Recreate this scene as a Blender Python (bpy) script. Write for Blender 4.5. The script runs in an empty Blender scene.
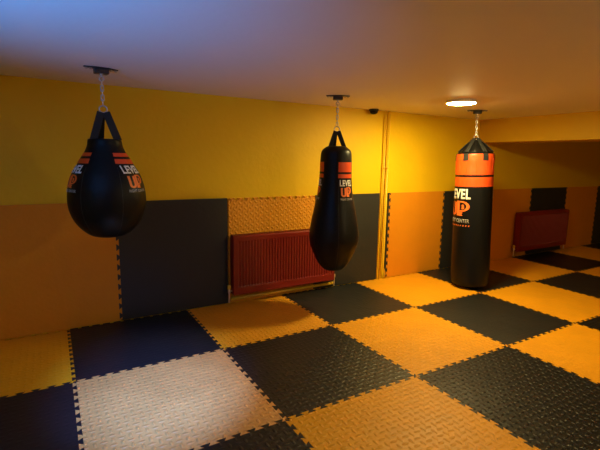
import bpy, bmesh, math, random
from mathutils import Vector, Matrix
random.seed(4)
C = bpy.context.scene.collection
PI = math.pi
CEIL = 2.0

# ------------------------------------------------------------------ materials
def mat_base(name):
    m = bpy.data.materials.new(name); m.use_nodes = True
    return m, m.node_tree, m.node_tree.nodes['Principled BSDF']

def N(nt, typ, **kw):
    n = nt.nodes.new(typ)
    for k, v in kw.items():
        if isinstance(k, str) and k.startswith('i_'):
            n.inputs[k[2:]].default_value = v
        else:
            setattr(n, k, v)
    return n

def math_n(nt, op, a, b=None, c=None):
    n = nt.nodes.new('ShaderNodeMath'); n.operation = op
    for i, v in enumerate((a, b, c)):
        if v is None: continue
        if isinstance(v, (int, float)): n.inputs[i].default_value = v
        else: nt.links.new(v, n.inputs[i])
    return n.outputs[0]

def simple(name, col, rough=.5, metal=0, noise=0.0, nscale=20, bump=0.0, bscale=60, coat=0, spec=.5):
    m, nt, b = mat_base(name)
    b.inputs['Base Color'].default_value = (*col, 1)
    b.inputs['Roughness'].default_value = rough
    b.inputs['Metallic'].default_value = metal
    b.inputs['Specular IOR Level'].default_value = spec
    if coat:
        b.inputs['Coat Weight'].default_value = coat; b.inputs['Coat Roughness'].default_value = .25
    tc = N(nt, 'ShaderNodeTexCoord')
    if noise:
        ns = N(nt, 'ShaderNodeTexNoise'); ns.inputs['Scale'].default_value = nscale; ns.inputs['Detail'].default_value = 5
        nt.links.new(tc.outputs['Object'], ns.inputs['Vector'])
        mx = N(nt, 'ShaderNodeMix', data_type='RGBA')
        mx.inputs[6].default_value = (*[c * (1 - noise) for c in col], 1)
        mx.inputs[7].default_value = (*[min(1, c * (1 + noise)) for c in col], 1)
        nt.links.new(ns.outputs['Fac'], mx.inputs[0]); nt.links.new(mx.outputs[2], b.inputs['Base Color'])
    if bump:
        ns = N(nt, 'ShaderNodeTexNoise'); ns.inputs['Scale'].default_value = bscale; ns.inputs['Detail'].default_value = 4
        nt.links.new(tc.outputs['Object'], ns.inputs['Vector'])
        bp = N(nt, 'ShaderNodeBump'); bp.inputs['Strength'].default_value = bump; bp.inputs['Distance'].default_value = .01
        nt.links.new(ns.outputs['Fac'], bp.inputs['Height']); nt.links.new(bp.outputs[0], b.inputs['Normal'])
    return m

def foam(name, col, rough, relief, pitch=.042, vertical=False, dirt=0.0, spec=.5):
    """closed-cell foam mat with a pressed pattern of lozenges turned alternately"""
    m, nt, b = mat_base(name)
    L = nt.links
    b.inputs['Specular IOR Level'].default_value = spec
    tc = N(nt, 'ShaderNodeTexCoord'); sp = N(nt, 'ShaderNodeSeparateXYZ')
    L.new(tc.outputs['Object'], sp.inputs[0])
    X = sp.outputs[0]; Y = sp.outputs[2] if vertical else sp.outputs[1]
    # rotate 45 degrees so the lozenges run diagonally to the mat
    if vertical:
        r = .85
        xs = math_n(nt, 'ADD', math_n(nt, 'MULTIPLY', X, math.cos(r)), math_n(nt, 'MULTIPLY', Y, math.sin(r)))
        ys = math_n(nt, 'SUBTRACT', math_n(nt, 'MULTIPLY', Y, math.cos(r)), math_n(nt, 'MULTIPLY', X, math.sin(r)))
    else:
        xs, ys = X, Y
    u = math_n(nt, 'DIVIDE', xs, pitch); v = math_n(nt, 'DIVIDE', ys, pitch)
    fu = math_n(nt, 'SUBTRACT', math_n(nt, 'FRACT', u), .5); fv = math_n(nt, 'SUBTRACT', math_n(nt, 'FRACT', v), .5)
    par = math_n(nt, 'FLOORED_MODULO', math_n(nt, 'ADD', math_n(nt, 'FLOOR', u), math_n(nt, 'FLOOR', v)), 2.0)
    ipar = math_n(nt, 'SUBTRACT', 1.0, par)
    su = math_n(nt, 'MULTIPLY', fu, fu); sv = math_n(nt, 'MULTIPLY', fv, fv)
    ku = math_n(nt, 'ADD', 4.0, math_n(nt, 'MULTIPLY', par, 14.0))
    kv = math_n(nt, 'ADD', 4.0, math_n(nt, 'MULTIPLY', ipar, 14.0))
    q = math_n(nt, 'ADD', math_n(nt, 'MULTIPLY', su, ku), math_n(nt, 'MULTIPLY', sv, kv))
    h = math_n(nt, 'MAXIMUM', math_n(nt, 'SUBTRACT', 1.0, q), 0.0)
    fine = N(nt, 'ShaderNodeTexNoise'); fine.inputs['Scale'].default_value = 9; fine.inputs['Detail'].default_value = 6
    L.new(tc.outputs['Object'], fine.inputs['Vector'])
    hh = math_n(nt, 'ADD', math_n(nt, 'MULTIPLY', h, .0022 * relief), math_n(nt, 'MULTIPLY', fine.outputs['Fac'], .004))
    bp = N(nt, 'ShaderNodeBump'); bp.inputs['Strength'].default_value = 1.0; bp.inputs['Distance'].default_value = 1.0
    L.new(hh, bp.inputs['Height']); L.new(bp.outputs[0], b.inputs['Normal'])
    # wear: blotches and thin scuffs
    big = N(nt, 'ShaderNodeTexNoise'); big.inputs['Scale'].default_value = 3.5; big.inputs['Detail'].default_value = 6; big.inputs['Roughness'].default_value = .65
    L.new(tc.outputs['Object'], big.inputs['Vector'])
    mx = N(nt, 'ShaderNodeMix', data_type='RGBA')
    mx.inputs[6].default_value = (*[c * (1 - .12 - dirt) for c in col], 1)
    mx.inputs[7].default_value = (*[min(1, c * 1.1) for c in col], 1)
    L.new(big.outputs['Fac'], mx.inputs[0])
    wv = N(nt, 'ShaderNodeTexNoise'); wv.inputs['Scale'].default_value = 5; wv.inputs['Detail'].default_value = 3; wv.inputs['Distortion'].default_value = 2.5
    L.new(tc.outputs['Object'], wv.inputs['Vector'])
    line = math_n(nt, 'MAXIMUM', math_n(nt, 'SUBTRACT', 1.0, math_n(nt, 'MULTIPLY', math_n(nt, 'ABSOLUTE', math_n(nt, 'SUBTRACT', wv.outputs['Fac'], .53)), 160.0)), 0.0)
    mx2 = N(nt, 'ShaderNodeMix', data_type='RGBA')
    L.new(math_n(nt, 'MULTIPLY', line, dirt * 2.0), mx2.inputs[0])
    L.new(mx.outputs[2], mx2.inputs[6]); mx2.inputs[7].default_value = (*[c * .35 for c in col], 1)
    L.new(mx2.outputs[2], b.inputs['Base Color'])
    rr = math_n(nt, 'ADD', rough - .08, math_n(nt, 'MULTIPLY', big.outputs['Fac'], .16))
    L.new(rr, b.inputs['Roughness'])
    return m

GOLD = (.80, .335, .006); BLK = (.008, .008, .0085)
M = {}
M['gold'] = foam('gold foam', GOLD, .48, 1.5, dirt=.2, spec=.35)
M['gold_fine'] = foam('gold foam fine', GOLD, .50, .6, dirt=.15, spec=.35)
M['gold_sheen'] = foam('scuffed gold foam with painted sheen', (.80, .37, .085), .42, 1.8, dirt=.3, spec=.6)  # extra blue puts the pool of cool light into the foam colour
M['gold_bold'] = foam('gold foam bold relief', GOLD, .50, 4.0, pitch=.04, dirt=.1)
M['black'] = foam('black foam', BLK, .40, 2.2, spec=.35)
M['black_mild'] = foam('black foam shallow relief', BLK, .44, 1.0, spec=.45)
M['black_soft'] = foam('black foam fine', BLK, .50, .35)
M['wgold'] = foam('gold wall foam', (.72, .26, .006), .6, .15, vertical=True, spec=.3)
M['wgold_bold'] = foam('gold wall foam ridged', (.78, .31, .006), .5, 3.2, pitch=.04, vertical=True)
M['wblack'] = foam('black wall foam', (.018, .018, .017), .6, .2, vertical=True)
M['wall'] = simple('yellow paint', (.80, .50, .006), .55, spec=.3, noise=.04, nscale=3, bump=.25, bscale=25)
M['ceiling'] = simple('ceiling paint', (.85, .80, .76), .6, bump=.12, bscale=30)
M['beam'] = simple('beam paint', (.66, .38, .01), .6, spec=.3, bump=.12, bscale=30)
M['slab'] = simple('concrete', (.30, .27, .22), .8, noise=.3, bump=.3)
M['red'] = simple('red radiator enamel', (.22, .010, .005), .4, noise=.05)
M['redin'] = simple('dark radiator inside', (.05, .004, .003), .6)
M['pipe'] = simple('yellow painted pipe', (.78, .46, .02), .4)
M['brass'] = simple('valve brass', (.75, .62, .42), .3, metal=.6)
M['leather'] = simple('black vinyl', (.0055, .0055, .006), .42, bump=.25, bscale=14, spec=.2)
M['leather_fold'] = simple('black vinyl seam', (.02, .02, .02), .5)
M['webbing'] = simple('black webbing', (.012, .012, .012), .7, bump=.4, bscale=300)
M['orange'] = simple('orange vinyl', (.80, .085, .012), .38, bump=.3, bscale=18)
M['white'] = simple('white print', (.85, .85, .83), .5)
M['grey'] = simple('grey print', (.45, .45, .43), .5)
M['oprint'] = simple('orange print', (.85, .18, .03), .5)
M['steel'] = simple('zinc steel', (.55, .53, .5), .35, metal=.9)
M['blackmetal'] = simple('black powder coat', (.015, .015, .017), .35)
M['rivet'] = simple('rivet', (.9, .9, .9), .25, metal=.6)
M['whiteplastic'] = simple('white plastic', (.8, .78, .74), .4)
M['window_frame'] = simple('white window frame', (.8, .8, .8), .4)
def emis(name, col, s):
    m, nt, b = mat_base(name)
    b.inputs['Base Color'].default_value = (.8, .8, .8, 1)
    b.inputs['Emission Color'].default_value = (*col, 1); b.inputs['Emission Strength'].default_value = s
    return m
M['lampglow'] = emis('warm lamp diffuser', (1.0, .79, .30), 365)
M['lampfill'] = emis('added fill lamp diffuser', (1.0, .82, .42), 125)  # glow of the added fill lamp
M['coolglow'] = emis('cool lamp diffuser', (.45, .62, 1.0), 30)
def glass():
    m, nt, b = mat_base('window glass')
    b.inputs['Base Color'].default_value = (1, 1, 1, 1); b.inputs['Roughness'].default_value = 0
    b.inputs['Transmission Weight'].default_value = 1; b.inputs['IOR'].default_value = 1.1
    return m
M['glass'] = glass()

# ------------------------------------------------------------------ helpers
def obj(name, bm, m, parent=None, smooth=False, bevel=0):
    me = bpy.data.meshes.new(name)
    bmesh.ops.recalc_face_normals(bm, faces=bm.faces)
    if smooth:
        for f in bm.faces: f.smooth = True
    bm.to_mesh(me); bm.free()
    if isinstance(m, (list, tuple)):
        for k in m: me.materials.append(M[k])
    else: me.materials.append(M[m])
    o = bpy.data.objects.new(name, me); C.objects.link(o)
    if parent: o.parent = parent
    if bevel:
        md = o.modifiers.new('bevel', 'BEVEL'); md.width = bevel; md.segments = 2; md.limit_method = 'ANGLE'
    return o
def thing(name, label, cat, loc=(0, 0, 0), rotz=0, group=None):
    o = bpy.data.objects.new(name, None); C.objects.link(o)
    o.location = loc; o.rotation_euler = (0, 0, rotz); o.empty_display_size = .1
    o['label'] = label; o['category'] = cat
    if group: o['group'] = group
    return o
def tag(o, label, cat, group=None):
    o['label'] = label; o['category'] = cat
    if group: o['group'] = group
    return o
def struct(o): o['kind'] = 'structure'; return o
def add_box(bm, x0, x1, y0, y1, z0, z1, mi=0):
    vs = [bm.verts.new((x, y, z)) for z in (z0, z1) for (x, y) in ((x0, y0), (x1, y0), (x1, y1), (x0, y1))]
    fs = [(0, 3, 2, 1), (4, 5, 6, 7), (0, 1, 5, 4), (1, 2, 6, 5), (2, 3, 7, 6), (3, 0, 4, 7)]
    for f in fs:
        ff = bm.faces.new([vs[i] for i in f]); ff.material_index = mi
def box(name, b, m, parent=None, bevel=0):
    bm = bmesh.new(); add_box(bm, *b); return obj(name, bm, m, parent, bevel=bevel)
def add_lathe(bm, prof, seg=48, cap=True):
    rings = []
    for r, z in prof:
        rings.append([bm.verts.new((r * math.cos(2 * PI * k / seg), r * math.sin(2 * PI * k / seg), z)) for k in range(seg)])
    for a, b in zip(rings, rings[1:]):
        for k in range(seg):
            bm.faces.new((a[k], a[(k + 1) % seg], b[(k + 1) % seg], b[k]))
    if cap:
        bm.faces.new(rings[0]); bm.faces.new(rings[-1])
def add_tube(bm, pts, r, seg=10, closed=False):
    pts = [Vector(p) for p in pts]; n = len(pts); rings = []
    up = Vector((0, 0, 1))
    prev = None
    for i, p in enumerate(pts):
        if closed: t = (pts[(i + 1) % n] - pts[i - 1]).normalized()
        else: t = (pts[min(i + 1, n - 1)] - pts[max(i - 1, 0)]).normalized()
        if prev is None:
            a = t.cross(up)
            if a.length < .05: a = t.cross(Vector((1, 0, 0)))
            a.normalize()
        else:
            a = (prev - t * prev.dot(t)).normalized()
        prev = a; b = t.cross(a)
        rings.append([bm.verts.new(p + r * (math.cos(2 * PI * k / seg) * a + math.sin(2 * PI * k / seg) * b)) for k in range(seg)])
    pr = list(zip(rings, rings[1:])) + ([(rings[-1], rings[0])] if closed else [])
    for a, b in pr:
        for k in range(seg): bm.faces.new((a[k], a[(k + 1) % seg], b[(k + 1) % seg], b[k]))
    if not closed: bm.faces.new(rings[0]); bm.faces.new(rings[-1])
def add_prism(bm, pts, d0, d1, axis='z'):
    """outline extruded; axis z: pts are (x,y) at heights d0..d1; axis y: pts are (x,z), depth d0..d1"""
    f = (lambda p, d: (p[0], p[1], d)) if axis == 'z' else (lambda p, d: (p[0], d, p[1]))
    a = [bm.verts.new(f(p, d0)) for p in pts]; b = [bm.verts.new(f(p, d1)) for p in pts]
    n = len(pts)
    bm.faces.new(a); bm.faces.new(b)
    for i in range(n): bm.faces.new((a[i], a[(i + 1) % n], b[(i + 1) % n], b[i]))

# ------------------------------------------------------------------ room shell
XL, XR, YB = -1.8, 10.6, -6.2
struct(box('floor', (XL, XR, YB, .02, -.12, -.02), 'slab'))
struct(box('ceiling', (XL, XR, YB, .02, CEIL, CEIL + .1), 'ceiling'))
struct(box('wall_back', (XL - .12, XR + .12, .02, .14, -.12, CEIL + .1), 'wall'))
struct(box('wall_right', (XR, XR + .12, YB, .02, -.12, CEIL + .1), 'wall'))
struct(box('wall_front', (XL - .12, XR + .12, YB - .12, YB, -.12, CEIL + .1), 'wall'))
WY0, WY1, WZ0, WZ1 = -5.6, -4.0, .85, 1.8
bm = bmesh.new()
add_box(bm, XL - .12, XL, YB, WY0, -.12, CEIL + .1); add_box(bm, XL - .12, XL, WY1, .02, -.12, CEIL + .1)
add_box(bm, XL - .12, XL, WY0, WY1, -.12, WZ0); add_box(bm, XL - .12, XL, WY0, WY1, WZ1, CEIL + .1)
struct(obj('wall_left', bm, 'wall'))
bm = bmesh.new()
x0, x1 = XL - .09, XL - .03
add_box(bm, x0, x1, WY0, WY0 + .06, WZ0, WZ1); add_box(bm, x0, x1, WY1 - .06, WY1, WZ0, WZ1)
add_box(bm, x0, x1, WY0 + .06, WY1 - .06, WZ0, WZ0 + .06); add_box(bm, x0, x1, WY0 + .06, WY1 - .06, WZ1 - .06, WZ1)
ym = (WY0 + WY1) / 2
add_box(bm, x0, x1, ym - .03, ym + .03, WZ0 + .06, WZ1 - .06)
wf = struct(obj('added_window_1', bm, 'window_frame'))  # invented window, unseen, letting in part of the inferred cool light
bm = bmesh.new(); add_box(bm, XL - .064, XL - .06, WY0 + .06, ym - .03, WZ0 + .06, WZ1 - .06)
add_box(bm, XL - .064, XL - .06, ym + .03, WY1 - .06, WZ0 + .06, WZ1 - .06)
obj('window_pane', bm, 'glass', wf)
# ceiling beam running out from the wall
BX, BZ = 5.05, 1.70
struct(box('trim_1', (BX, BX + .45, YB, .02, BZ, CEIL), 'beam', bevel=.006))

# ------------------------------------------------------------------ interlocking mats
PITCH = 1 / 12
def toothed(a, b, phase=1, h=.011, e=.10, n=12, lead=True):
    """points from a (included) to b (excluded) along a dovetailed edge"""
    a = Vector(a); b = Vector(b); t = b - a; L = t.length; t.normalize(); nrm = Vector((-t.y, t.x))
    P = L / n; pts = [a.copy()]
    s = []
    for k in range(n):
        lo, hi = k * P + .25 * P, k * P + .75 * P
        s += [(lo + e * P, 0), (lo - e * P, 1), (hi + e * P, 1), (hi - e * P, 0)]
    # offsets: 0 -> -h, 1 -> +h
    pts.append(a + t * .006 + nrm * 0)
    pts.append(a + t * .006 - nrm * h * phase)
    for d, q in s:
        pts.append(a + t * d + nrm * ((h if q else -h) * phase))
    pts.append(a + t * (L - .006) - nrm * h * phase)
    pts.append(a + t * (L - .006))
    return pts
def mat_outline(x0, x1, y0, y1, teeth='lrbt'):
    """each side is described in one fixed direction so that neighbours share the same line"""
    L = toothed((x0, y0), (x0, y1)) if 'l' in teeth else [Vector((x0, y0))]
    T = toothed((x0, y1), (x1, y1)) if 't' in teeth else [Vector((x0, y1))]
    R = toothed((x1, y0), (x1, y1)) if 'r' in teeth else [Vector((x1, y0))]
    B = toothed((x0, y0), (x1, y0)) if 'b' in teeth else [Vector((x0, y0))]
    R = R + [Vector((x1, y1))]; B = B + [Vector((x1, y0))]
    pts = L + T + list(reversed(R)) + list(reversed(B))
    out = []
    for p in pts:
        if not out or (p - out[-1]).length > 1e-5: out.append(p)
    if (out[0] - out[-1]).length < 1e-5: out.pop()
    return out
def shrink(pts, cx, cy, f=.9985): return [((p.x - cx) * f + cx, (p.y - cy) * f + cy) for p in pts]

R0 = -.012; RA = -.96
rows = [(RA, R0), (RA - 1, RA), (RA - 2, RA - 1), (RA - 3, RA - 2)]
rowname = ['wall row', 'second row', 'third row', 'fourth row']
FL = {
 (-1, 0): 'dim orange floor mat against the wall at the far left of the photo',
 (0, 0): 'navy-looking black floor mat against the wall below the teardrop bag',
 (1, 0): 'gold bold-patterned floor mat in front of the left end of the near red radiator',
 (2, 0): 'black floor mat against the wall below the pear-shaped bag',
 (3, 0): 'orange floor mat against the wall at the foot of the two vertical pipes',
 (4, 0): 'black floor mat directly under the long cylindrical bag',
 (5, 0): 'orange floor mat against the wall just right of the long cylindrical bag',
 (6, 0): 'black floor mat against the wall in front of the far dark red radiator',
 (7, 0): 'dim orange floor mat against the wall at the right edge of the photo',
 (8, 0): 'small visible piece of black floor mat at the far right against the wall',
 (-1, 1): 'black floor mat cut by the left edge of the photo, bottom left corner',
 (0, 1): 'scuffed gold floor mat with the cool white sheen painted into its colour',
 (1, 1): 'dark floor mat between the sheen-paled scuffed gold mat and the bright orange mat',
 (2, 1): 'bright orange floor mat in the second row, centre right of the photo',
 (3, 1): 'black floor mat in the second row, nearest to the long cylindrical bag',
 (4, 1): 'orange floor mat in the second row, right of the long cylindrical bag',
 (5, 1): 'black floor mat in the second row at the right edge, below the far radiator mat',
 (6, 1): 'orange floor mat in the second row touching the right edge of the photo',
 (0, 2): 'navy-looking black mat cut by the bottom edge, below the sheen-paled scuffed gold mat',
 (1, 2): 'gold floor mat with raised lozenge pattern at the bottom centre of the photo',
 (2, 2): 'large black floor mat with shiny raised lozenge pattern at the bottom right',
 (3, 2): 'orange floor mat in the third row at the right edge, beside the shiny black mat',
 (4, 2): 'sliver of black floor mat in the third row at the right edge of the photo',
}
for j, (y0, y1) in enumerate(rows):
    for i in range(-1, 10):
        if j == 3 and i > 6: continue
        black = (i + j) % 2 == 0
        cx, cy = i + .5, (y0 + y1) / 2
        pts = mat_outline(-.5, .5, y0 - cy, y1 - cy)
        bm = bmesh.new(); add_prism(bm, shrink(pts, 0, 0), -.0195, 0)
        mk = 'black' if black else 'gold'
        if black and (i, j) in ((0, 0), (-1, 1), (2, 0), (3, 1), (4, 0), (5, 1)): mk = 'black_soft'
        if (i, j) in ((1, 1), (0, 2)): mk = 'black_mild'
        if not black and (i, j) not in ((1, 2), (2, 1)): mk = 'gold_fine'
        if (i, j) in ((1, 0),): mk = 'gold_bold'
        if (i, j) == (0, 1): mk = 'gold_sheen'
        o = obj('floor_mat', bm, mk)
        o.location = (cx, cy, 0)
        lab = FL.get((i, j)) or '%s floor mat outside the view, square %s, %s' % ('black' if black else 'orange', ['one','two','three','four','five','six','seven','eight','nine','ten','eleven','twelve'][i + 2], rowname[j])
        tag(o, lab, 'mat', 'interlocking foam mats on the floor')

# wall mats stand on the floor mats, fixed flat to the wall
WT = 1.05
def wall_mat(x0, x1, mk, label, teeth, z0=0.001, z1=WT):
    cx = (x0 + x1) / 2
    L = mat_outline(x0 - cx, x1 - cx, z0 + (.012 if 'b' in teeth else 0), z1 - (.012 if 't' in teeth else 0), teeth)
    bm = bmesh.new(); add_prism(bm, shrink(L, 0, (z0 + z1) / 2, .999), 0.0, .0195, axis='y')
    o = obj('wall_mat', bm, mk); o.location = (cx, 0, 0)
    return tag(o, label, 'mat', 'foam mats fixed along the wall')
wall_mat(-1.59, -.59, 'wblack', 'black wall mat beyond the left edge of the photo', 'lr')
wall_mat(-.59, .41, 'wgold', 'dim orange wall mat at the far left behind the teardrop bag', 'lr')
wall_mat(.41, 1.405, 'wblack', 'black wall mat between the teardrop bag and the near red radiator', 'l')
wall_mat(1.415, 2.405, 'wgold_bold', 'gold wall mat with diagonal raised pattern above the near red radiator', 't')
wall_mat(2.41, 3.31, 'wblack', 'black wall mat behind the pear-shaped bag, left of the vertical pipes', '')
wall_mat(3.475, 4.41, 'wgold', 'bright orange wall mat right of the two vertical pipes', 'lr')
wall_mat(4.41, 5.32, 'wblack', 'black wall mat half hidden behind the long cylindrical bag', 'lr')
wall_mat(5.32, 6.36, 'wgold', 'dim orange wall mat between the long bag and the far radiator', 'lr')
wall_mat(6.36, 7.36, 'wblack', 'black wall mat showing above the far dark red radiator', 'lr')
wall_mat(7.36, 8.36, 'wgold', 'dim orange wall mat right of the far dark red radiator', 'lr')
wall_mat(8.36, 9.36, 'wblack', 'black wall mat at the right edge of the photo', 'lr')
# black border strip locked into the left edge of the bright orange wall mat
pts = toothed((3.475, .013), (3.475, WT)) + [Vector((3.475, WT))]
pts = [(p.x - 3.455 - .0008, p.y) for p in pts] + [(-.008, WT), (-.008, .013)]
bm = bmesh.new(); add_prism(bm, pts, .0, .0195, axis='y')
o = obj('mat_border_strip', bm, 'wblack'); o.location = (3.455, 0, 0)
tag(o, 'narrow black toothed border strip between the vertical pipes and the bright orange wall mat', 'mat strip')

# ------------------------------------------------------------------ radiators
def radiator(label, x0, x1, z0, z1, pipe=True):
    w = x1 - x0
    t = thing('radiator', label, 'radiator', (x0, 0, 0), 0, 'red radiators on the wall')
    yf, yb = -.11, -.022
    # front panel with pressed vertical flutes between flat top and bottom bands
    bm = bmesh.new()
    nf = int(w / .0333); m = .035
    xs = [0.0, m]; dep = [0, 0]
    pitch = (w - 2 * m) / nf
    for k in range(nf):
        for (f, d) in ((.25, 0), (.4, 1), (.85, 1), (1.0, 0)):
            xs.append(m + (k + f) * pitch); dep.append(d)
    xs.append(w); dep.append(0)
    zs = [z0, z0 + .008, z0 + .07, z0 + .09, z1 - .06, z1 - .045, z1 - .008, z1]
    zf = [0, 0, 0, 1, 1, 0, 0, 0]
    grid = [[bm.verts.new((x, yf + .006 * d * q + (.008 if z in (z0, z1) else 0), z)) for x, d in zip(xs, dep)] for z, q in zip(zs, zf)]
    for a, b in zip(grid, grid[1:]):
        for k in range(len(xs) - 1): bm.faces.new((a[k], a[k + 1], b[k + 1], b[k]))
    back = [bm.verts.new((x, yf + .022, z)) for x, z in ((0, z0), (w, z0), (w, z1), (0, z1))]
    g0 = [r[0] for r in grid]; g1 = [r[-1] for r in grid]
    bm.faces.new(grid[0] + [back[1], back[0]]); bm.faces.new(grid[-1] + [back[2], back[3]])
    bm.faces.new(g0 + [back[3], back[0]]); bm.faces.new(g1 + [back[2], back[1]])
    bm.faces.new(back)
    obj('front_panel', bm, 'red', t)
    bm = bmesh.new(); add_box(bm, .01, w - .01, yb - .012, yb, z0 + .01, z1 - .005)
    for k in range(40):
        x = .03 + (w - .06) * k / 39
        add_box(bm, x - .001, x + .001, yf + .0225, yb - .0125, z0 + .03, z1 - .03)
    obj('back_panel', bm, 'redin', t)
    for x in (-.004, w - .001):
        box('side_panel', (x, x + .005, yf + .012, yb, z0 + .01, z1 + .002), 'red', t, bevel=.001)
    bm = bmesh.new()
    for y in (yf + .012, yb - .008): add_box(bm, .001, w - .001, y, y + .006, z1 - .001, z1 + .006)
    for k in range(45):
        x = .004 + (w - .015) * k / 44
        add_box(bm, x, x + .006, yf + .0185, yb - .0085, z1, z1 + .005)
    obj('top_grille', bm, 'red', t)
    if pipe:
        for sx, xx in ((-1, -.004), (1, w + .004)):
            bm = bmesh.new()
            cx = xx + sx * .028
            add_tube(bm, [(xx, -.06, z0 + .035), (cx, -.06, z0 + .035)], .009)
            add_tube(bm, [(cx, -.06, z0 + .05), (cx, -.06, .025)], .008)
            add_tube(bm, [(cx, -.06, z0 + .02), (cx, -.06, z0 + .055)], .014, 12)
            v = obj('radiator_valve', bm, 'brass', t, smooth=False)
            if sx < 0:
                bm = bmesh.new(); add_lathe(bm, [(.016, 0), (.018, .005), (.018, .035), (.012, .045)], 16)
                h = obj('valve_head', bm, 'pipe', v, smooth=False); h.location = (cx, -.06, z0 + .055)
    for x in (.18, w - .18):
        box('wall_bracket', (x - .012, x + .012, yb - .0005, -.0005, z0 + .05, z1 - .06), 'redin', t)
    return t
radiator('long bright red fluted radiator low on the wall behind the pear-shaped bag', 1.425, 2.61, .105, .69)
radiator('smaller-looking dark red radiator at the right, under the black wall mat piece', 5.985, 7.30, .10, .69)

# painted heating pipes
def pipe(name, pts, r, label, extra=None):
    bm = bmesh.new(); add_tube(bm, pts, r, 14)
    for p in (extra or []): add_tube(bm, [(p[0], p[1], p[2] - .012), (p[0], p[1], p[2] + .012)], r + .006, 14)
    o = obj(name, bm, 'pipe', smooth=True); return tag(o, label, 'pipe')
pipe('heating_pipe', [(3.335, -.022, .0005), (3.335, -.022, CEIL - .0005)], .009, 'left one of the two thin yellow pipes running up the wall to the ceiling', [(3.335, -.022, 1.35)])
pipe('heating_pipe', [(3.425, -.022, .0005), (3.425, -.022, .06), (3.415, -.026, .10), (3.395, -.028, .13), (3.39, -.024, .17), (3.39, -.022, .22), (3.39, -.022, CEIL - .0005)], .009,
     'right one of the two thin yellow wall pipes, kinked near the floor', [(3.39, -.022, 1.35)])
pipe('heating_pipe', [(1.425, -.022, .045), (2.66, -.022, .045)], .016, 'horizontal yellow pipe running along the wall under the near radiator')

# ------------------------------------------------------------------ ceiling fittings
def lamp(loc, label, mk, r=.13, dome=False):
    t = thing('ceiling_lamp', label, 'lamp', loc)
    bm = bmesh.new(); add_lathe(bm, [(r * 1.04, -.0005), (r * 1.06, -.004), (r * 1.06, -.024), (r * 1.0, -.027), (r * .98, -.0205)], 48); obj('lamp_base', bm, 'whiteplastic', t, smooth=False)
    bm = bmesh.new(); add_lathe(bm, [(r * .97, -.021), (r * .93, -.028), (r * .75, -.033), (r * .4, -.036), (r * .1, -.037)] if not dome else [(r * .97, -.0275), (r * .97, -.07), (r * .9, -.09), (r * .6, -.105), (r * .2, -.11)], 48)
    obj('lamp_diffuser', bm, mk, t, smooth=True)
    return t
lamp((3.31, -1.08, CEIL), 'glowing round warm white lamp flat on the ceiling left of the long bag mount', 'lampglow')
lamp((3.3, -4.2, CEIL), 'added warm fill lamp, domed, unseen to the right of the camera', 'lampfill', dome=True)  # unseen fill lamp, added to lift the ceiling and the near floor
# invented cool spotlight above the frame, added for the light pool on the scuffed mat
sx, sy = .2, -2.85
t = thing('added_spotlight', 'small invented cool ceiling spotlight, unseen, aimed at the sheen-paled scuffed mat', 'lamp', (sx, sy, CEIL))
aim = (Vector((.44, -1.3, 0)) - Vector((sx, sy, CEIL - .10))).normalized()
q = aim.to_track_quat('Z', 'Y')
bm = bmesh.new(); add_lathe(bm, [(.04, -.0005), (.04, -.02), (.012, -.022), (.012, -.075)], 24); obj('spot_base', bm, 'whiteplastic', t)
bm = bmesh.new(); add_lathe(bm, [(.02, -.06), (.036, -.045), (.04, .05), (.036, .05), (.034, -.03), (.02, -.035)], 24, cap=False)
o = obj('spot_head', bm, 'whiteplastic', t); o.location = (0, 0, -.10); o.rotation_mode = 'QUATERNION'; o.rotation_quaternion = q
def spot_light(name, loc, d, energy, col, size, blend, radius):
    l = bpy.data.lights.new(name, 'SPOT'); l.energy = energy; l.color = col; l.spot_size = math.radians(size); l.spot_blend = blend; l.shadow_soft_size = radius
    lo = bpy.data.objects.new(name, l); C.objects.link(lo); lo.location = loc
    lo.rotation_mode = 'QUATERNION'; lo.rotation_quaternion = Vector(d).to_track_quat('-Z', 'Y')
spot_light('added_spot_beam', Vector((sx, sy, CEIL - .10)) + aim * .055, aim, 980, (.12, .27, 1.0), 34, 1.0, .03)
# made-up uplighter on the left wall, added to turn the ceiling blue
t = thing('added_uplighter', 'made-up white uplighter on the left wall, unseen, added to cool the ceiling', 'lamp', (XL, -3.5, 1.0))
bm = bmesh.new(); add_lathe(bm, [(.02, -.06), (.07, -.02), (.09, .03), (.085, .03), (.065, -.012), (.02, -.04)], 32, cap=False)
o = obj('uplighter_bowl', bm, 'whiteplastic', t); o.location = (.12, 0, 0); o.rotation_euler = (-.35, .4, 0)
box('wall_arm', (.0005, .06, -.02, .02, -.05, -.03), 'whiteplastic', t)
spot_light('added_uplight', (XL + .12, -3.5, 1.02), (.92, .85, 1), 680, (.03, .31, 1.0), 64, 1.0, .05)
t = thing('dome_camera', 'small black dome camera where the ceiling meets the wall by the pipes', 'camera', (3.12, -.055, CEIL))
bm = bmesh.new(); add_lathe(bm, [(.052, -.0005), (.054, -.012), (.05, -.02)], 32); obj('camera_base', bm, 'blackmetal', t)
bm = bmesh.new(); add_lathe(bm, [(.044, -.0205), (.043, -.034), (.034, -.048), (.018, -.056), (.004, -.058)], 32); obj('camera_dome', bm, 'leather', t, smooth=True)

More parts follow.
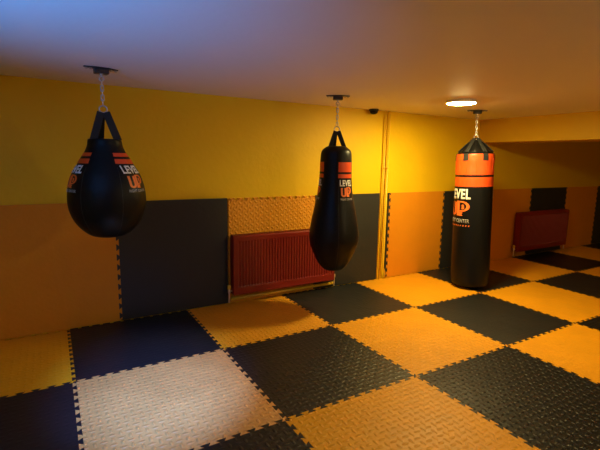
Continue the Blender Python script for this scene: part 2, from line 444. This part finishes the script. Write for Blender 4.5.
# ------------------------------------------------------------------ punching bags
CAMXY = (-.0485, -3.8619)
def mount(x, y, rot, label):
    t = thing('ceiling_mount', label, 'mount', (x, y, CEIL), rot, 'ceiling mounts of the punching bags')
    bm = bmesh.new()
    add_prism(bm, [(-.105, -.008), (-.04, -.034), (.04, -.034), (.105, -.008), (.105, .008), (.04, .034), (-.04, .034), (-.105, .008)], -.0075, -.0005)
    obj('mount_plate', bm, 'blackmetal', t, bevel=.0015)
    bm = bmesh.new(); add_box(bm, -.043, .043, -.03, .03, -.040, -.008); obj('swivel_block', bm, 'blackmetal', t, bevel=.005)
    for sx in (-.09, -.062, .062, .09):
        bm = bmesh.new(); add_lathe(bm, [(.009, -.0078), (.009, -.014), (.005, -.017)], 6); b = obj('bolt', bm, 'steel', t); b.location = (sx, 0, 0)
    bm = bmesh.new(); add_lathe(bm, [(.012, -.0403), (.012, -.045), (.006, -.048), (.006, -.058)], 16)
    add_tube(bm, [(.014 * math.cos(a), 0, -.070 + .014 * math.sin(a)) for a in [2 * PI * k / 20 for k in range(20)]], .0035, 8, True)
    obj('eye_bolt', bm, 'steel', t, smooth=False)
    return t
def link_pts(cz, hl, w, flip):
    pts = []
    for k in range(20):
        a = 2 * PI * k / 20
        u = w * math.cos(a); v = w * math.sin(a) + (hl - w) * (1 if math.sin(a) >= 0 else -1)
        pts.append((0, u, cz + v) if flip else (u, 0, cz + v))
    return pts

def interp(prof, z):
    for (r0, z0), (r1, z1) in zip(prof, prof[1:]):
        if min(z0, z1) <= z <= max(z0, z1):
            f = (z - z0) / (z1 - z0 + 1e-9); return r0 + (r1 - r0) * f
    return prof[0][0] if z > prof[0][1] else prof[-1][0]
def smooth_prof(prof, n=60):
    """Catmull-Rom through the (radius, z) points"""
    out = []
    P = [prof[0]] + prof + [prof[-1]]
    for i in range(1, len(P) - 2):
        for k in range(5):
            t = k / 5; q = []
            for c in (0, 1):
                p0, p1, p2, p3 = P[i - 1][c], P[i][c], P[i + 1][c], P[i + 2][c]
                q.append(.5 * (2 * p1 + (p2 - p0) * t + (2 * p0 - 5 * p1 + 4 * p2 - p3) * t * t + (3 * p1 - p0 - 3 * p2 + p3) * t ** 3))
            out.append((max(.003, q[0]), q[1]))
    out.append(prof[-1]); return out

# the whole bag is built about its own axis; angle 0 looks at the camera side (-Y local), + is to the right
def on_bag(prof, ang, z, off):
    r = interp(prof, z) + off
    return (r * math.sin(ang), -r * math.cos(ang), z)

def wrap(name, bm, prof, a0, zc, off, mk, parent, thick=.0012):
    """bm lies flat: x = arc metres, y = height; folded round the bag"""
    xs = [v.co.x for v in bm.verts]; ys = [v.co.y for v in bm.verts]
    for lo, hi, no in ((min(xs), max(xs), (1, 0, 0)), (min(ys), max(ys), (0, 1, 0))):
        s = lo + .012
        while s < hi:
            bmesh.ops.bisect_plane(bm, geom=bm.verts[:] + bm.edges[:] + bm.faces[:], plane_co=Vector(no) * s, plane_no=no); s += .012
    fs = bm.faces[:]
    r = bmesh.ops.extrude_face_region(bm, geom=fs)
    top = {v for v in r['geom'] if isinstance(v, bmesh.types.BMVert)}
    for v in bm.verts:
        z = zc + v.co.y; rr = interp(prof, z)
        v.co = Vector(on_bag(prof, a0 + v.co.x / rr, z, off + (thick if v in top else 0)))
    return obj(name, bm, mk, parent)
def text_bm(s, width, height, bold=.02):
    cu = bpy.data.curves.new('txt', 'FONT'); cu.body = s; cu.offset = bold; cu.resolution_u = 3; cu.align_x = 'CENTER'; cu.space_character = 1.05
    o = bpy.data.objects.new('txt', cu); C.objects.link(o)
    dg = bpy.context.evaluated_depsgraph_get(); dg.update()
    me = bpy.data.meshes.new_from_object(o.evaluated_get(dg))
    bm = bmesh.new(); bm.from_mesh(me)
    bpy.data.objects.remove(o); bpy.data.curves.remove(cu); bpy.data.meshes.remove(me)
    xs = [v.co.x for v in bm.verts]; ys = [v.co.y for v in bm.verts]
    cx, cy = (min(xs) + max(xs)) / 2, (min(ys) + max(ys)) / 2
    for v in bm.verts:
        v.co.x = (v.co.x - cx) * width / (max(xs) - min(xs)); v.co.y = (v.co.y - cy) * height / (max(ys) - min(ys)); v.co.z = 0
    bmesh.ops.remove_doubles(bm, verts=bm.verts, dist=1e-5)
    return bm
def poly_bm(polys, sx, sy):
    bm = bmesh.new()
    for p in polys:
        f = bm.faces.new([bm.verts.new((x * sx, y * sy, 0)) for x, y in p])
    bmesh.ops.triangulate(bm, faces=bm.faces)
    bmesh.ops.recalc_face_normals(bm, faces=bm.faces)
    return bm
# U and P drawn as thick strokes in a unit box x -.5..+.5, y -.5..+.5
def ring_strip(outer, inner): return [[outer[i], outer[i + 1], inner[i + 1], inner[i]] for i in range(len(outer) - 1)]
def arc(cx, cy, rx, ry, a0, a1, n=10): return [(cx + rx * math.cos(math.radians(a0 + (a1 - a0) * k / n)), cy + ry * math.sin(math.radians(a0 + (a1 - a0) * k / n))) for k in range(n + 1)]
U_ = ring_strip([(-.5, .42)] + arc(-.28, -.28, .22, .22, 180, 360) + [(-.06, .42)], [(-.36, .42)] + arc(-.28, -.24, .08, .10, 180, 360) + [(-.20, .42)])
P_ = ring_strip([(.0, .5)] + arc(.18, .14, .32, .36, 90, -90) + [(.10, -.22)], [(.0, .40)] + arc(.18, .14, .20, .26, 90, -90) + [(.10, -.12)]) + \
     [[(-.04, .5), (.10, .5), (.10, -.5), (-.04, -.5)]]
FIG = [[(.18, .24), (.25, .27), (.29, .20), (.28, .10), (.31, .02), (.27, -.05), (.20, -.06), (.17, .02), (.20, .10), (.17, .17)],
       [(.10, -.24), (.24, -.26), (.20, -.40), (.24, -.5), (.10, -.5)]]

def logo(prof, a0, zL, hL, zU, hU, zC, hC, wL, wU, parent, dots=None, patch=None):
    e = bpy.data.objects.new
    wrap('level_lettering', text_bm('LEVEL', wL, hL, .035), prof, a0, zL, .0012, 'white', parent)
    up = wrap('up_emblem', poly_bm(U_ + P_, wU, hU), prof, a0, zU, .0012, 'oprint', parent)
    wrap('fighter_figure', poly_bm(FIG, wU, hU), prof, a0, zU, .0012, 'oprint', up)
    wrap('club_lettering', text_bm('FIGHT CENTER', wL * .98, hC, .01), prof, a0, zC, .0012, 'grey', parent)
    if dots:
        zd, hd = dots
        ps = [[(x - .008, -.5), (x + .03, -.5), (x + .045, .5), (x + .008, .5)] for x in [-.48 + k * .105 for k in range(10)]]
        wrap('dotted_line', poly_bm(ps, wL, hd), prof, a0, zd, .0012, 'oprint', parent)
def band(name, prof, z0, z1, a0, a1, off, mk, parent, thick=.0012):
    """a curved strip lying on the bag between two heights and two angles"""
    bm = bmesh.new(); full = abs(a1 - a0) > 6.2
    n = max(6, int(abs(a1 - a0) / .09)); m = max(1, int(abs(z1 - z0) / .012))
    V = []
    for o in (off, off + thick):
        V.append([[bm.verts.new(on_bag(prof, a0 + (a1 - a0) * i / n, z0 + (z1 - z0) * j / m, o)) for i in range(n if full else n + 1)] for j in range(m + 1)])
    cnt = n if full else n
    def q(i): return i % n if full else i
    for s in (0, 1):
        for j in range(m):
            for i in range(cnt): bm.faces.new((V[s][j][q(i)], V[s][j][q(i + 1)], V[s][j + 1][q(i + 1)], V[s][j + 1][q(i)]))
    for j in (0, m):
        for i in range(cnt): bm.faces.new((V[0][j][q(i)], V[0][j][q(i + 1)], V[1][j][q(i + 1)], V[1][j][q(i)]))
    if not full:
        for i in (0, n):
            for j in range(m): bm.faces.new((V[0][j][i], V[0][j + 1][i], V[1][j + 1][i], V[1][j][i]))
    return obj(name, bm, mk, parent, smooth=False)
def strap(name, p0, p1, w, t, parent, mk='webbing', w1=None, side=None):
    """flat webbing between two points; its face looks away from the bag's axis"""
    p0 = Vector(p0); p1 = Vector(p1); d = (p1 - p0).normalized()
    rad = Vector((p1.x + 1e-6, p1.y, 0)).normalized()
    side = (Vector(side) - d * d.dot(Vector(side))).normalized() if side else d.cross(rad).normalized(); nn = side.cross(d).normalized()
    bm = bmesh.new(); vs = []
    for p, ww in ((p0, w), (p1, w1 or w)):
        for a, b in ((-1, -1), (1, -1), (1, 1), (-1, 1)): vs.append(bm.verts.new(p + side * a * ww / 2 + nn * b * t / 2))
    for f in ((0, 1, 2, 3), (7, 6, 5, 4), (0, 4, 5, 1), (1, 5, 6, 2), (2, 6, 7, 3), (3, 7, 4, 0)): bm.faces.new([vs[i] for i in f])
    return obj(name, bm, mk, parent, bevel=.001)

def hang(t, ztop, ring_w):
    """chain from the mount's eye down to the ring that holds the straps"""
    z = CEIL - .087    # hooks through the eye
    bm = bmesh.new(); k = 0
    zend = ztop + .045
    n = max(2, round((z - zend) / .030)); step = (z - zend) / n
    for k in range(n):
        add_tube(bm, link_pts(z - step * (k + .5) + .004, step * .5 + .0055, .0085, k % 2 == 0), .0030, 8, True)
    obj('chain', bm, 'steel', t, smooth=True)
    bm = bmesh.new()
    pts = [(ring_w * math.cos(a), 0, ztop + .022 + .022 * math.sin(a)) for a in [2 * PI * k / 24 for k in range(24)]]
    add_tube(bm, pts, .0042, 8, True)
    obj('hanging_ring', bm, 'steel', t, smooth=True)

def facing(x, y): return math.atan2(CAMXY[1] - y, CAMXY[0] - x) + PI / 2

def hung_bag(x, y, prof, label, top, patches, lg, straps_at, sw, seams=6, seam_z=None):
    t = thing('punching_bag', label, 'punching bag', (x, y, 0), facing(x, y), 'punching bags hanging in a row')
    P = smooth_prof(prof)
    bm = bmesh.new(); add_lathe(bm, P, 72); obj('bag_body', bm, 'leather', t, smooth=True)
    zt = prof[0][1]
    hang(t, top, .024)
    r, ztie = straps_at[1], straps_at[2]
    for bx, by, tx in ((-.72, -.45, -.16), (.84, -.45, .16), (-.30, .5, -.12), (.92, .5, .20)):   # two webbing loops, front and back
        strap('strap', (tx * r, by * .25 * r, top + .003), (bx * r, by * r, ztie), sw, .004, t, side=(1, 0, 0))
    for c in patches[0]:
        for (z1, z0) in patches[2]:
            band('orange_patch', P, z0, z1, c - patches[1], c + patches[1], .0008, 'orange', t)
        logo(P, c + lg.get('da', 0), *lg['args'], parent=t)
    for c in [(patches[0][k] + patches[0][(k + 1) % 3]) / 2 for k in range(2)]:
        for z in lg['rivets']:
            bm = bmesh.new(); p = Vector(on_bag(P, c, z, .001)); 
            bmesh.ops.create_uvsphere(bm, u_segments=10, v_segments=6, radius=.005)
            for v in bm.verts: v.co = v.co + p
            obj('rivet', bm, 'rivet', t, smooth=True)
    # thin sewn seams down the panels
    for k in range(seams):
        a = patches[0][0] + PI / 6 + 2 * PI * k / seams
        z0, z1 = seam_z
        bm = bmesh.new(); add_tube(bm, [on_bag(P, a, z1 + (z0 - z1) * i / 24, .0002) for i in range(25)], .0013, 6); obj('seam', bm, 'leather_fold', t, smooth=True)
    return t

rad = math.radians
# teardrop bag
p1 = [(.03, 1.545), (.09, 1.543), (.104, 1.535), (.110, 1.50), (.128, 1.455), (.150, 1.42), (.178, 1.37), (.212, 1.31), (.237, 1.23), (.246, 1.155), (.241, 1.08), (.218, 1.01), (.178, .95), (.120, .90), (.06, .882), (.01, .879)]
mount(.28, -.70, rad(8), 'black ceiling mount holding the teardrop bag on the left')
hung_bag(.28, -.70, p1, 'wide black teardrop punching bag with orange stripes, leftmost of the three bags', 1.715,
         ([rad(51), rad(171), rad(291)], rad(32), [(1.452, 1.428), (1.413, 1.382)]),
         dict(da=rad(1), args=(1.345, .052, 1.268, .085, 1.207, .018, .165, .135), rivets=(1.445, 1.405)), (0, .094, 1.535), .046, 6, (.90, 1.36))
# pear-shaped bag
p2 = [(.02, 1.557), (.075, 1.555), (.105, 1.54), (.130, 1.515), (.140, 1.48), (.144, 1.42), (.145, 1.34), (.149, 1.25), (.162, 1.12), (.190, .99), (.214, .87), (.230, .76), (.229, .69), (.212, .625), (.180, .545), (.140, .468), (.095, .42), (.07, .410), (.01, .408)]
mount(2.21, -.645, rad(-30), 'black ceiling mount holding the pear-shaped bag in the middle')
hung_bag(2.21, -.645, p2, 'black pear-shaped punching bag, narrow at the top, hanging in front of the near radiator', 1.685,
         ([rad(41), rad(161), rad(281)], rad(32), [(1.413, 1.326), (1.308, 1.273)]),
         dict(da=0, args=(1.228, .056, 1.15, .085, 1.085, .018, .138, .120), rivets=(1.40, 1.30)), (0, .078, 1.548), .036, 6, (.44, 1.24))

# long cylindrical bag
X3, Y3 = 4.06, -.685
mount(X3, Y3, rad(-42), 'black ceiling mount holding the long cylindrical bag on the right')
t = thing('punching_bag', 'long black cylindrical punching bag with bright orange upper band, rightmost of the bags', 'punching bag', (X3 + .060 * math.cos(facing(X3, Y3)), Y3 + .060 * math.sin(facing(X3, Y3)), 0), facing(X3, Y3), 'punching bags hanging in a row')
t.rotation_euler = (0, -.031, facing(X3, Y3))
p3 = [(.186, 1.53), (.195, 1.52), (.199, 1.46), (.197, 1.38), (.200, 1.30), (.200, 1.16), (.203, .9), (.206, .55), (.208, .25), (.206, .13), (.198, .065), (.17, .038), (.01, .036)]
P3 = smooth_prof(p3)
bm = bmesh.new(); add_lathe(bm, P3, 72); obj('bag_body', bm, 'leather', t, smooth=True)
# folded top gathered under the ring
bm = bmesh.new(); rings = []
tp = [(.184, 1.5305), (.172, 1.55), (.133, 1.59), (.085, 1.635), (.052, 1.665), (.045, 1.68)]
for r, z in tp:
    rings.append([bm.verts.new(((r * (1 + .09 * math.cos(8 * 2 * PI * k / 96) * min(1, (z - 1.53) * 18))) * math.cos(2 * PI * k / 96), (r * (1 + .09 * math.cos(8 * 2 * PI * k / 96) * min(1, (z - 1.53) * 18))) * math.sin(2 * PI * k / 96), z)) for k in range(96)])
for a, b in zip(rings, rings[1:]):
    for k in range(96): bm.faces.new((a[k], a[(k + 1) % 96], b[(k + 1) % 96], b[k]))
bm.faces.new(rings[-1]); bm.faces.new(rings[0])
obj('gathered_top', bm, 'leather', t, smooth=True)
hang(t, 1.69, .022)
for k in range(6):
    a = rad(-28) + k * PI / 3
    s0 = (.03 * math.sin(a), -.03 * math.cos(a), 1.70); s1 = (.186 * math.sin(a), -.186 * math.cos(a), 1.548)
    st = strap('strap', s0, s1, .036, .005, t, w1=.045)
    band('strap_end', P3, 1.452, 1.53, a - .15, a + .15, .0035, 'webbing', st, .002)
o = band('orange_band', P3, 1.297, 1.524, 0, 2 * PI, .0008, 'orange', t)
o = band('orange_band', P3, 1.168, 1.273, 0, 2 * PI, .0008, 'orange', t)
for k in range(12):
    a = 2 * PI * k / 12 + .1
    bm = bmesh.new(); add_tube(bm, [on_bag(P3, a + .02 * math.sin(i), 1.33 + .15 * i / 8, .0018) for i in range(9)], .0028, 6); obj('band_fold', bm, 'orange', t, smooth=True)
logo(P3, rad(-50), 1.085, .115, .927, .165, .789, .042, .30, .29, t, dots=(.735, .016))
logo(P3, rad(130), 1.085, .115, .927, .165, .789, .042, .30, .29, t, dots=(.735, .016))
bm = bmesh.new(); add_tube(bm, [on_bag(P3, rad(200), 1.15 - 1.0 * i / 24, .0002) for i in range(25)], .0015, 6); obj('seam', bm, 'leather_fold', t, smooth=True)

# ------------------------------------------------------------------ light from outside, camera
w = bpy.data.worlds.new('World'); bpy.context.scene.world = w; w.use_nodes = True
bg = w.node_tree.nodes['Background']; bg.inputs[0].default_value = (.35, .55, 1, 1); bg.inputs[1].default_value = 1.2

f, pitch, yaw, roll = 424.2814, -.154164, .531047, .01789912
fwd = Vector((math.sin(yaw) * math.cos(pitch), math.cos(yaw) * math.cos(pitch), math.sin(pitch)))
right = Vector((math.cos(yaw), -math.sin(yaw), 0)); up = right.cross(fwd)
r_ = math.cos(roll) * right + math.sin(roll) * up; u_ = -math.sin(roll) * right + math.cos(roll) * up
cam = bpy.data.cameras.new('Camera'); co = bpy.data.objects.new('Camera', cam); C.objects.link(co)
mw = Matrix((r_, u_, -fwd)).transposed().to_4x4(); mw.translation = Vector((-.0485, -3.8619, 1.43384)); co.matrix_world = mw
cam.sensor_width = 36; cam.lens = f / 600 * 36; cam.clip_start = .02
sc = bpy.context.scene; sc.camera = co
sc.view_settings.view_transform = 'Standard'; sc.view_settings.look = 'None'; sc.view_settings.gamma = 1; sc.view_settings.exposure = 0
sc.cycles.max_bounces = 10; sc.cycles.diffuse_bounces = 5
